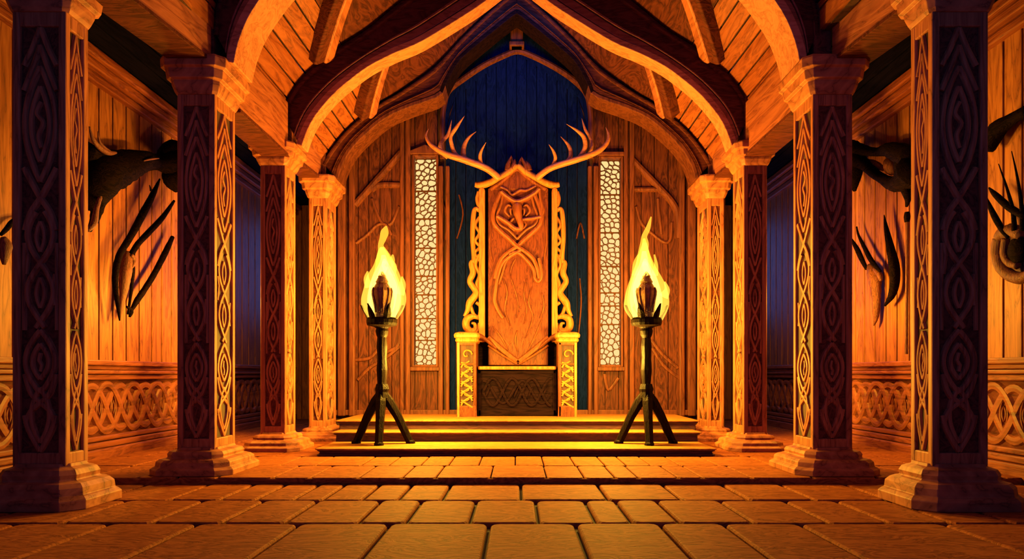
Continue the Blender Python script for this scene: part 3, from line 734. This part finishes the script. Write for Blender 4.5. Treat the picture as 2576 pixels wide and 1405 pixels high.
for k, sg in (('l', -1), ('r', 1)):
    bm = NB()
    for bi, br_ in enumerate(ANT[k]):
        q = []
        n = len(br_)
        for i, (x, y, r) in enumerate(br_):
            w = pt(1040+x/3.51, 280+y/3.51, 10.6)
            dep = 10.6-(.12*(i/(n-1)) if bi in (1, 3) else -.02*bi)
            q.append((w[0], dep if bi else 10.62-.1*math.sin(math.pi*i/(n-1)), w[1], r*.62))
        stube(bm, q, 12, 7)
    build('antler', bm, 'antler', th, smooth=True)
# openwork sides
def openwork(f):
    bm = NB()
    def s_(L_, r):
        w = [pt(*f(x, y), TB_) for x, y in L_]; stube(bm, [(a, TB_+.02, b, 1.3*(r[i] if isinstance(r, (list, tuple)) else r)) for i, (a, b) in enumerate(w)], 8, 6, flat=((0, 1, 0), 1.6))
    s_([(1205, 482), (1201, 500), (1206, 520)], .028)
    s_([(1206, 527), (1194, 527), (1190, 560), (1189, 600), (1192, 650), (1186, 662), (1190, 685), (1182, 708), (1198, 735), (1182, 760), (1176, 780), (1168, 795)], [.03, .03, .032, .03, .03, .035, .04, .035, .045, .045, .03, .02])
    s_([(1206, 545), (1196, 565), (1206, 585), (1196, 605), (1207, 620), (1195, 635), (1206, 655)], .02)
    s_([(1206, 640), (1196, 665), (1207, 690), (1200, 715), (1208, 740)], .026)
    s_([(1184, 770), (1192, 790), (1205, 795), (1208, 770), (1198, 760)], .022)
    s_([(1205, 800), (1190, 795), (1174, 803), (1173, 822), (1185, 832), (1196, 826), (1194, 814), (1186, 812)], [.02, .035, .045, .045, .04, .03, .022, .012])
    s_([(1207, 812), (1203, 830), (1190, 838)], .025)
    return build('openwork_side', bm, 'gold', th, smooth=True)
openwork(lambda x, y: (x, y)); openwork(lambda x, y: (2606-x, y))
# arms
for k, (a, b, o) in enumerate(((1150, 1198, -1), (1405, 1451, 1))):
    X0, zt = pt(a, 858, TF); X1, _ = pt(b, 858, TF)

    bm = NB(); rc = .03; fw = .045
    box(bm, X0+.03, X1-.03, TF+.08, 10.83, D3, zt-.01)
    box(bm, X0, X0+fw, TF, 10.84, D3, zt); box(bm, X1-fw, X1, TF, 10.84, D3, zt); box(bm, X0, X1, TF, TF+.06, zt-.06, zt)
    box(bm, X0, X1, TF, TF+.06, D3, D3+.17); box(bm, X0, X1, TF, TF+.06, zt-.36, zt-.33)
    ap = build('arm_post', bm, 'throne', th, bevel=.012)
    bm = NB(); box(bm, X0+.02, X1-.02, TF+rc, TF+.08, D3+.15, zt-.05); build('relief_ground', bm, 'pillar_dark', ap)
    bm = NB()
    xo = X0 if o < 0 else X1
    box(bm, min(xo, xo-o*.035), max(xo, xo-o*.035), TF-.012, TF+.02, D3, zt-.02)  # bright outer strip paints the arm's lit edge
    cx = (X0+X1)/2; ff = lambda u, v, h: (u, TF+rc-h, v)
    sp = [(cx+(.085-.0075*i*.9)*math.cos(.55*i), zt-.20+(.085-.0075*i*.9)*math.sin(.55*i)) for i in range(11)]
    ribbon(bm, sp, .03, .04, ff)
    n = 9; zz0 = D3+.19; zz1 = zt-.38
    for j in range(n):
        z = zz0+(zz1-zz0)*j/(n-1); sg = 1 if j % 2 else -1
        q = cat([(cx-sg*.09, z-.05), (cx-sg*.02, z-.01), (cx+sg*.05, z+.03), (cx+sg*.085, z-.02)], 4); ribbon(bm, q, .032, .036, ff)
        q = cat([(cx+sg*.09, z+.06), (cx+sg*.02, z+.05), (cx-sg*.04, z+.08)], 4); ribbon(bm, q, .026, .03, ff)
    build('scroll_relief', bm, 'gold', ap)
    bm = NB()
    loft_rect(bm, X0, X1, TF, 10.84, [(.0, zt-.02), (.025, zt), (.03, zt+.02), (.02, zt+.045), (.045, zt+.06), (.05, zt+.1), (.03, zt+.13), (-.02, zt+.145)], .02)
    build('arm_cap', bm, 'gold', ap, bevel=.004)
    bm = NB(); xs = X1 if o < 0 else X0
    stube(bm, [(xs+o*.05, 10.5, zt+.1, .05), (xs-o*.05, 10.55, zt+.09, .04), (xs-o*.16, 10.62, zt+.02, .03), (xs-o*.3, 10.7, zt-.1, .02)], 8, 5)
    build('arm_scroll', bm, 'throne', ap, smooth=True)
# seat and front panel
bm = NB(); box(bm, -.6, .61, 10.36, 10.84, 1.065, 1.12); build('seat', bm, 'gold', th, bevel=.02, seg=3)
bm = NB(); box(bm, -.615, .625, 10.44, 10.84, D3, 1.066); box(bm, -.6, .61, 10.42, 10.46, 1.0, 1.06); box(bm, -.6, .61, 10.42, 10.46, D3, D3+.1)
box(bm, -.6, -.55, 10.42, 10.46, D3, 1.06); box(bm, .56, .61, 10.42, 10.46, D3, 1.06)
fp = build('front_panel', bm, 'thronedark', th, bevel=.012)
bm = NB(); ff = lambda u, v, h: (u, 10.442-h, v)
for ph, am, h in ((0, .21, .035), (math.pi, .21, .03), (1.5, .17, .025)):
    ribbon(bm, [(-.52+1.05*i/60, .72+am*math.sin(ph+2*math.pi*1.75*i/60)) for i in range(61)], .05, h, ff)
for i in range(5): ribbon(bm, [(-.45+.22*i-.04, .62), (-.45+.22*i, .72), (-.45+.22*i+.05, .82)], .04, .03, ff, True)
build('panel_knotwork', bm, 'thronedark', fp)

# ------------------------------------------------------------------ braziers
BZ = 8.78
def brazier(px, seed, label, flame_shape):
    s = 194.; Xc = (px-CX)*BZ/F; zz = lambda y: 1+(HY-y)*BZ/F; xx = lambda x: Xc+(x-px)*BZ/F
    t = thing('standing_brazier', label, 'brazier', (Xc, BZ, D1), 'standing torches flanking the throne')
    bm = NB()
    r = random.Random(seed); prof = []
    for y, rr in ((1000, .07), (985, .075), (975, .06), (960, .062), (930, .07), (900, .06), (870, .068), (850, .06), (835, .058)): prof.append((rr*(1+r.uniform(-.06, .06)), zz(y)))
    lathe(bm, prof, Xc, BZ, 9); build('pole', bm, 'iron', t, bevel=.006)
    bm = NB(); lathe(bm, [(.06, zz(1015)), (.1, zz(1000)), (.085, zz(985)), (.095, zz(978)), (.075, zz(965))], Xc, BZ, 10); build('hub', bm, 'iron', t)
    for fx, fy, dx in ((-.35, .06, -1), (0, -.20, 0), (.36, .06, 1)):
        bm = NB(); top = zz(1000)
        tube(bm, [(Xc+fx*.08, BZ+fy*.1, top+.03), (Xc+fx*.25, BZ+fy*.3, top-.05), (Xc+fx*.55, BZ+fy*.6, top-.24), (Xc+fx*.98, BZ+fy, D1+.02)], [.07, .072, .062, .055], 6)
        lathe(bm, [(.065, D1), (.062, D1+.03), (.045, D1+.05)], Xc+fx, BZ+fy, 8)
        build('leg', bm, 'iron', t, bevel=.006)
    bm = NB(); lathe(bm, [(.05, zz(852)), (.075, zz(842)), (.085, zz(832)), (.075, zz(826)), (.10, zz(822)), (.19, zz(818)), (.2, zz(812)), (.2, zz(804)), (.185, zz(799)), (.12, zz(800))], Xc, BZ, 20)
    build('bowl', bm, 'iron', t)
    for k in range(6):
        a = math.radians(60*k+30 if k % 1 == 0 else 0)+math.radians(-30); ca, sa = math.cos(a), math.sin(a)
        bm = NB()
        P = [(.17, zz(806), .05), (.2, zz(792), .05), (.235, zz(780), .035), (.265, zz(767), .006)]
        R = []
        for rad, z, w in P:
            c = Vector((Xc+rad*ca, BZ+rad*sa, z)); tg = Vector((-sa, ca, 0)); n_ = Vector((ca, sa, 0))
            R.append([bm.verts.new(c+tg*w+n_*.0), bm.verts.new(c+n_*.02), bm.verts.new(c-tg*w), bm.verts.new(c-n_*.012)])
        for i in range(3):
            for j in range(4): bm.faces.new((R[i][j], R[i][(j+1) % 4], R[i+1][(j+1) % 4], R[i+1][j]))
        bm.faces.new(R[0]); bm.faces.new(R[-1]); build('prong', bm, 'iron', t)
    bm = NB()
    lathe(bm, [(.08, zz(802)), (.085, zz(790)), (.07, zz(783)), (.085, zz(770)), (.12, zz(742)), (.125, zz(732)), (.115, zz(725)), (.085, zz(715)), (.075, zz(712)), (.085, zz(709)), (.06, zz(700)), (.05, zz(697)), (.055, zz(694)), (.012, zz(683))], Xc, BZ, 16)
    for k in range(10):
        a = 2*math.pi*k/10
        tube(bm, [(Xc+rr*math.cos(a), BZ+rr*math.sin(a), zz(y)) for rr, y in ((.083, 785), (.1, 765), (.125, 742), (.13, 732), (.118, 724))], .011, 5)
    build('torch_head', bm, 'bronze', t)
    # flame tongues: (x, y, depth offset, radius px)
    bm = NB()
    for tg in flame_shape[0]:
        stube(bm, [(xx(px+x), BZ+d, zz(y), r_/s) for x, y, d, r_ in tg], 12, 6)
    fl_ = build('flame', bm, 'flame', t, smooth=True)
    bm = NB()
    for tg in flame_shape[1]:
        stube(bm, [(xx(px+x), BZ+d, zz(y), r_/s) for x, y, d, r_ in tg], 12, 6)
    build('flame_core', bm, 'flamecore', fl_, smooth=True)
    return t
FL = ([[(-26, 800, 0, 10), (-38, 772, .02, 13), (-41, 752, .03, 13), (-33, 728, .05, 16), (-24, 700, .06, 18), (-10, 674, .05, 16), (0, 655, .03, 18), (-1, 634, .02, 11), (-3, 616, 0, 7), (2, 600, 0, 8.5), (7, 583, 0, 10), (11, 568, 0, 2)],
       [(28, 800, 0, 10), (42, 772, .02, 13), (46, 748, .03, 14), (38, 722, .05, 15), (26, 695, .06, 18), (18, 672, .05, 16), (8, 645, .03, 13), (0, 622, 0, 6)],
       [(46, 740, .0, 10), (52, 715, 0, 8), (50, 695, 0, 2)], [(22, 690, .04, 10), (28, 668, .04, 8), (22, 655, .0, 3)],
       [(0, 800, .16, 30), (0, 760, .18, 42), (2, 715, .16, 40), (3, 675, .1, 26), (0, 640, .05, 16), (-2, 622, .0, 4)], [(14, 672, .02, 10), (24, 655, .02, 8), (27, 640, 0, 2)], [(-34, 720, .02, 10), (-40, 700, .02, 7), (-36, 682, 0, 2)]],
      [[(-26, 795, .04, 6), (-30, 750, .06, 10), (-18, 700, .1, 12), (0, 665, .08, 12), (2, 640, .04, 5)], [(28, 795, .04, 6), (36, 750, .06, 9), (22, 700, .1, 11), (6, 665, .08, 9), (4, 650, .04, 3)],
       [(2, 780, .2, 20), (2, 720, .2, 30), (2, 680, .12, 16), (2, 655, .08, 4)]])
FR = ([[(-28, 800, 0, 10), (-44, 774, .02, 11), (-40, 752, .03, 14), (-32, 728, .05, 16), (-18, 700, .06, 20), (-6, 668, .05, 20), (-8, 640, .03, 13), (-5, 614, 0, 11), (-5, 594, 0, 7), (4, 574, 0, 6), (12, 545, 0, 1.5)],
       [(30, 800, 0, 12), (44, 765, .02, 14), (38, 730, .05, 17), (26, 705, .06, 18), (12, 680, .05, 17), (0, 650, .03, 14), (-4, 622, 0, 8), (-6, 600, 0, 3)],
       [(44, 745, .0, 12), (52, 728, 0, 7), (46, 708, 0, 2)], [(-26, 690, .04, 10), (-26, 660, .04, 6), (-20, 640, .0, 2)], [(22, 690, .04, 9), (26, 665, .04, 5), (20, 640, .0, 2)],
       [(0, 800, .16, 30), (0, 760, .18, 42), (0, 715, .16, 38), (-2, 675, .1, 26), (-4, 640, .05, 15), (-4, 610, .0, 5)]],
      [[(-26, 795, .04, 6), (-30, 750, .06, 10), (-18, 700, .1, 12), (-4, 665, .08, 12), (-4, 630, .04, 5)], [(28, 795, .04, 6), (34, 750, .06, 9), (20, 700, .1, 11), (2, 665, .08, 9), (-2, 650, .04, 3)],
       [(2, 780, .2, 20), (0, 720, .2, 28), (0, 680, .12, 16), (-2, 655, .08, 4)]])
brazier(961, 1, 'burning iron tripod brazier on the left side of the dais, flame tip curling right', FL)
brazier(1626, 2, 'burning iron tripod brazier on the right side of the dais, taller pointed flame', FR)

# ------------------------------------------------------------------ things on the side walls
def wtube(bm, X, L_, n=9, sub=5, noise=0, flat=None):
    q = []
    for x, y, r in L_:
        p = sidept(x, y, X); q.append((p[0], p[1], p[2], r*p[1]/F))
    stube(bm, q, n, sub, noise=noise, flat=flat)
# gnarled limbs
bm = NB(); X = -4.76
wtube(bm, X, [(452, 400, 34), (425, 408, 30), (395, 408, 20), (360, 405, 27), (320, 415, 38), (285, 428, 46), (255, 440, 52), (235, 470, 48), (215, 500, 40)], 11, 5, .06)
wtube(bm, X, [(452, 385, 30), (430, 370, 18), (405, 385, 10)], 8); wtube(bm, X, [(452, 430, 30), (432, 450, 24), (444, 480, 6)], 8)
wtube(bm, X, [(270, 450, 26), (250, 500, 20), (240, 545, 12), (225, 580, 5)], 9, 5, .08)
wtube(bm, X, [(215, 380, 26), (240, 392, 22), (262, 395, 22), (292, 400, 22)], 9)
g = thing('driftwood_limb', 'black gnarled limb hung high on the left wall above the horned skull', 'branch', (-4.9, 9, 3.2))
build('limb', bm, 'char', g, smooth=True)
bm = NB()
wtube(bm, -4.62, [(225, 318, 2), (234, 350, 5), (252, 372, 7), (272, 384, 7), (292, 384, 3)], 7)
build('twig', bm, 'bone', g, smooth=True); bm = NB(); wtube(bm, -4.62, [(246, 330, 1), (250, 355, 3), (262, 372, 5), (275, 380, 4)], 7)
build('twig', bm, 'bone', g, smooth=True); bm = NB(); wtube(bm, -4.58, [(362, 404, 1.5), (380, 400, 2.5), (400, 398, 1)], 6)
build('twig', bm, 'bone', g, smooth=True); bm = NB(); wtube(bm, -4.60, [(262, 468, 4), (244, 520, 6), (236, 560, 8), (222, 580, 4)], 7)
build('twig', bm, 'bone', g, smooth=True)
bm = NB(); X = 4.78
wtube(bm, X, [(2138, 372, 22), (2170, 378, 14), (2205, 382, 11), (2235, 376, 18), (2262, 384, 24), (2295, 395, 30)], 10, 5, .06)
wtube(bm, X, [(2138, 395, 26), (2168, 408, 16), (2195, 432, 12), (2225, 452, 13), (2252, 462, 20), (2278, 450, 30), (2300, 430, 44)], 10, 5, .06)
wtube(bm, X, [(2262, 380, 18), (2266, 410, 16), (2272, 440, 22)], 8, 5, .08); wtube(bm, X, [(2138, 400, 36), (2146, 440, 22), (2150, 480, 4)], 9)
wtube(bm, X, [(2225, 378, 9), (2232, 362, 2)], 6); wtube(bm, X, [(2278, 470, 14), (2284, 500, 8), (2280, 520, 3)], 7)
g = thing('driftwood_limb', 'black forked limb with an eye shaped gap, hung high on the right wall', 'branch', (4.9, 8.5, 3.2))
build('limb', bm, 'char', g, smooth=True)
bm = NB(); wtube(bm, 4.85, [(2232, 405, 10), (2240, 420, 16), (2246, 436, 8)], 10); wtube(bm, 4.85, [(2175, 402, 3), (2200, 412, 9), (2222, 425, 6)], 8)
build('knot', bm, 'bone', g, smooth=True)

# left trophy
X = -4.90
g = thing('horned_skull', 'long dark animal skull with three straight horns hung on the left wall', 'skull trophy', (-4.9, 8.6, 2.0))
bm = NB()
wtube(bm, X, [(322, 632, 7), (321, 650, 14), (317, 680, 17), (313, 710, 15), (309, 745, 10), (304, 780, 6), (301, 802, 2)], 10, 5, .05, flat=((1, 0, 0), .8))
wtube(bm, X+.05, [(330, 640, 5), (337, 655, 7), (331, 672, 4)], 7)
build('skull', bm, 'bone', g, smooth=True)
bm = NB(); wtube(bm, X+.03, [(402, 450, 2), (384, 490, 7), (358, 540, 9), (328, 595, 8), (302, 638, 8), (291, 680, 8), (290, 720, 7), (296, 765, 5), (301, 806, 2)], 8, 5, .05); wtube(bm, X+.03, [(352, 540, 5), (363, 530, 5), (368, 524, 3)], 6)
wtube(bm, X+.03, [(380, 480, 3), (376, 465, 1)], 5)
build('horn', bm, 'char', g, smooth=True)
bm = NB(); wtube(bm, X+.04, [(330, 640, 7), (348, 612, 7), (380, 578, 7), (410, 545, 6), (438, 505, 3)], 8, 4, .05); wtube(bm, X+.04, [(335, 635, 5), (333, 680, 6), (330, 730, 4), (322, 790, 3)], 6, 4, .1); build('horn', bm, 'char', g, smooth=True)
bm = NB(); wtube(bm, X+.04, [(326, 788, 3), (345, 755, 7), (370, 718, 7), (398, 670, 7), (418, 630, 7), (434, 596, 5)], 8, 4, .05); wtube(bm, X+.04, [(318, 770, 2), (330, 782, 6), (326, 796, 3)], 6); build('horn', bm, 'char', g, smooth=True)
# right trophy
X = 4.91
g = thing('horned_skull', 'dark narrow skull with two back swept horns on the right wall beside a curved tusk', 'skull trophy', (4.9, 9.0, 2.0))
bm = NB(); wtube(bm, X, [(2186, 668, 7), (2196, 684, 17), (2202, 705, 18), (2204, 735, 14), (2204, 770, 12), (2203, 800, 7), (2198, 818, 2)], 10, 5, .1, flat=((1, 0, 0), .8))
wtube(bm, X-.04, [(2200, 676, 5), (2212, 690, 7), (2216, 705, 4)], 7); build('skull', bm, 'bone', g, smooth=True)
bm = NB(); wtube(bm, X-.04, [(2142, 602, 3), (2156, 626, 6), (2168, 652, 6), (2180, 676, 4)], 8, 4); build('horn', bm, 'char', g, smooth=True)
bm = NB(); wtube(bm, X-.04, [(2155, 570, 2), (2160, 592, 3), (2176, 625, 5), (2192, 655, 6), (2214, 682, 4)], 8, 4); build('horn', bm, 'char', g, smooth=True)
bm = NB(); wtube(bm, X-.03, [(2224, 540, 1), (2230, 578, 6), (2240, 625, 10), (2249, 670, 13), (2250, 710, 12), (2243, 742, 9), (2226, 768, 3)], 9, 5)
tag(build('curved_tusk', bm, 'char', smooth=True), 'long black curved tusk hung beside the skull on the right wall', 'tusk')
bm = NB(); wtube(bm, X-.02, [(2282, 546, 5), (2282, 650, 4), (2281, 760, 4), (2280, 890, 4)], 8, 2)
sp = thing('wall_staff', 'thin dark staff standing upright against the right wall beside the nearest right pillar', 'staff', (4.84, 8.4, 1.2)); build('shaft', bm, 'bone', sp)
bm = NB(); wtube(bm, X-.03, [(2282, 533, 6), (2282, 545, 8), (2282, 558, 6)], 8, 2); build('staff_head', bm, 'char', sp)
# far right trophy
X = 4.9
g = thing('horned_mask', 'round shaggy horned mask on the right wall, cut by the right picture edge', 'mask trophy', (4.9, 6.5, 2.2))
bm = NB()
wtube(bm, X, [(2508, 612, 10), (2520, 590, 16), (2545, 580, 18), (2572, 590, 16)], 9, 5, .06)
wtube(bm, X, [(2512, 600, 14), (2508, 635, 14), (2520, 672, 15), (2545, 694, 15), (2575, 698, 15), (2605, 680, 12)], 9, 5, .06)
wtube(bm, X, [(2530, 600, 10), (2526, 635, 10), (2538, 660, 10), (2560, 668, 9)], 9, 5, .06)
build('curled_ruff', bm, 'bone', g, smooth=True)
bm = NB(); wtube(bm, X, [(2560, 600, 20), (2560, 630, 30), (2562, 660, 14)], 10, 4, .04, flat=((1, 0, 0), .5)); build('face', bm, 'char', g, smooth=True)
for L_ in ([(2488, 472, 2), (2505, 490, 7), (2540, 522, 9), (2580, 545, 9)], [(2482, 500, 3), (2500, 540, 7), (2520, 575, 7), (2536, 596, 5)], [(2512, 412, 1), (2532, 470, 3), (2548, 530, 5), (2552, 580, 6)], [(2545, 380, 1), (2560, 450, 3), (2570, 520, 5), (2572, 580, 6)]):
    bm = NB(); wtube(bm, X-.05, L_, 8, 4); build('horn', bm, 'char', g, smooth=True)
bm = NB(); wtube(bm, 4.86, [(2480, 370, 22), (2510, 325, 22), (2545, 300, 16), (2590, 275, 14)], 9, 4, .05)
tag(build('driftwood_limb', bm, 'char', smooth=True), 'black bent limb at the right picture edge above the horned mask', 'branch')
# far left trophy
g = thing('horned_mask', 'small horned mask on the left wall, mostly hidden by the nearest left pillar', 'mask trophy', (-4.9, 6.6, 2.2))
bm = NB(); wtube(bm, -4.95, [(8, 596, 6), (14, 615, 14), (12, 640, 12), (10, 665, 4)], 9, 4, .05); build('face', bm, 'bone', g, smooth=True)
bm = NB(); wtube(bm, -4.93, [(2, 590, 4), (16, 576, 6), (34, 555, 6), (60, 548, 3)], 8, 4); build('horn', bm, 'char', g, smooth=True)

# ------------------------------------------------------------------ light
def point(name, loc, col, e, r=.12):
    d = bpy.data.lights.new(name, 'POINT'); d.color = col; d.energy = e; d.shadow_soft_size = r
    o = bpy.data.objects.new(name, d); COL.objects.link(o); o.location = loc; return o
def area(name, loc, rot, col, e, sx, sy):
    d = bpy.data.lights.new(name, 'AREA'); d.shape = 'RECTANGLE'; d.size = sx; d.size_y = sy; d.color = col; d.energy = e
    o = bpy.data.objects.new(name, d); COL.objects.link(o); o.location = loc; o.rotation_euler = rot; return o
FIRE = (1.0, .40, .035)
for px in (961, 1626):
    X = (px-CX)*BZ/F
    point('fire_light', (X, BZ+.17, 2.5), FIRE, 450, .1)
    point('added_fire_fill', (X*.70, BZ+.10, 1.25), (1, .55, .045), 760, .15)  # added unseen fill that brightens the floor before the dais
    point('added_fire_fill', (X, BZ+.85, 2.2), (1, .5, .045), 85, .15)  # added unseen fill that brightens the wall behind the flame
point('added_aisle_fill', (-4.05, 9.0, 2.0), (1, .43, .03), 215, .15)  # added warm fill for the left wall, no torch there
point('added_aisle_fill', (4.0, 9.0, 2.0), (1, .43, .03), 215, .15)  # added warm fill for the right wall, no torch there
for s in (-1, 1): area('added_blue_fill', (s*4.1, 14.6, 3.2), (math.radians(-80), 0, 0), (.1, .25, 1), 16, 1.4, 2)  # added unseen blue fill at the far end of each aisle
area('added_blue_fill', (0, 1.2, 3.6), (math.radians(97), 0, 0), (.05, .2, 1), 35, 6, 2.5)  # added unseen blue fill at the open end of the hall
area('added_gable_fill', (0, 9.35, 6.35), (math.radians(47), 0, 0), (.02, .16, 1), 20, 1.0, .5)  # added blue fill for the gable, the roof has no opening
w = bpy.data.worlds.new('night'); scene.world = w; w.use_nodes = True
bg = w.node_tree.nodes['Background']; bg.inputs[0].default_value = (.02, .09, .42, 1); bg.inputs[1].default_value = .32

# ------------------------------------------------------------------ camera
cd = bpy.data.cameras.new('camera'); cam = bpy.data.objects.new('camera', cd); COL.objects.link(cam)
cam.location = (0, 0, 1); cam.rotation_euler = (math.radians(90), 0, 0)
cd.sensor_fit = 'HORIZONTAL'; cd.sensor_width = 36; cd.lens = 36*F/2576
cd.shift_x = -(CX-1288)/2576; cd.shift_y = (HY-702.5)/2576; cd.clip_start = .05
scene.camera = cam
vs = scene.view_settings; vs.view_transform = 'Standard'; vs.look = 'None'; vs.gamma = 1; vs.exposure = 0; vs.use_curve_mapping = False
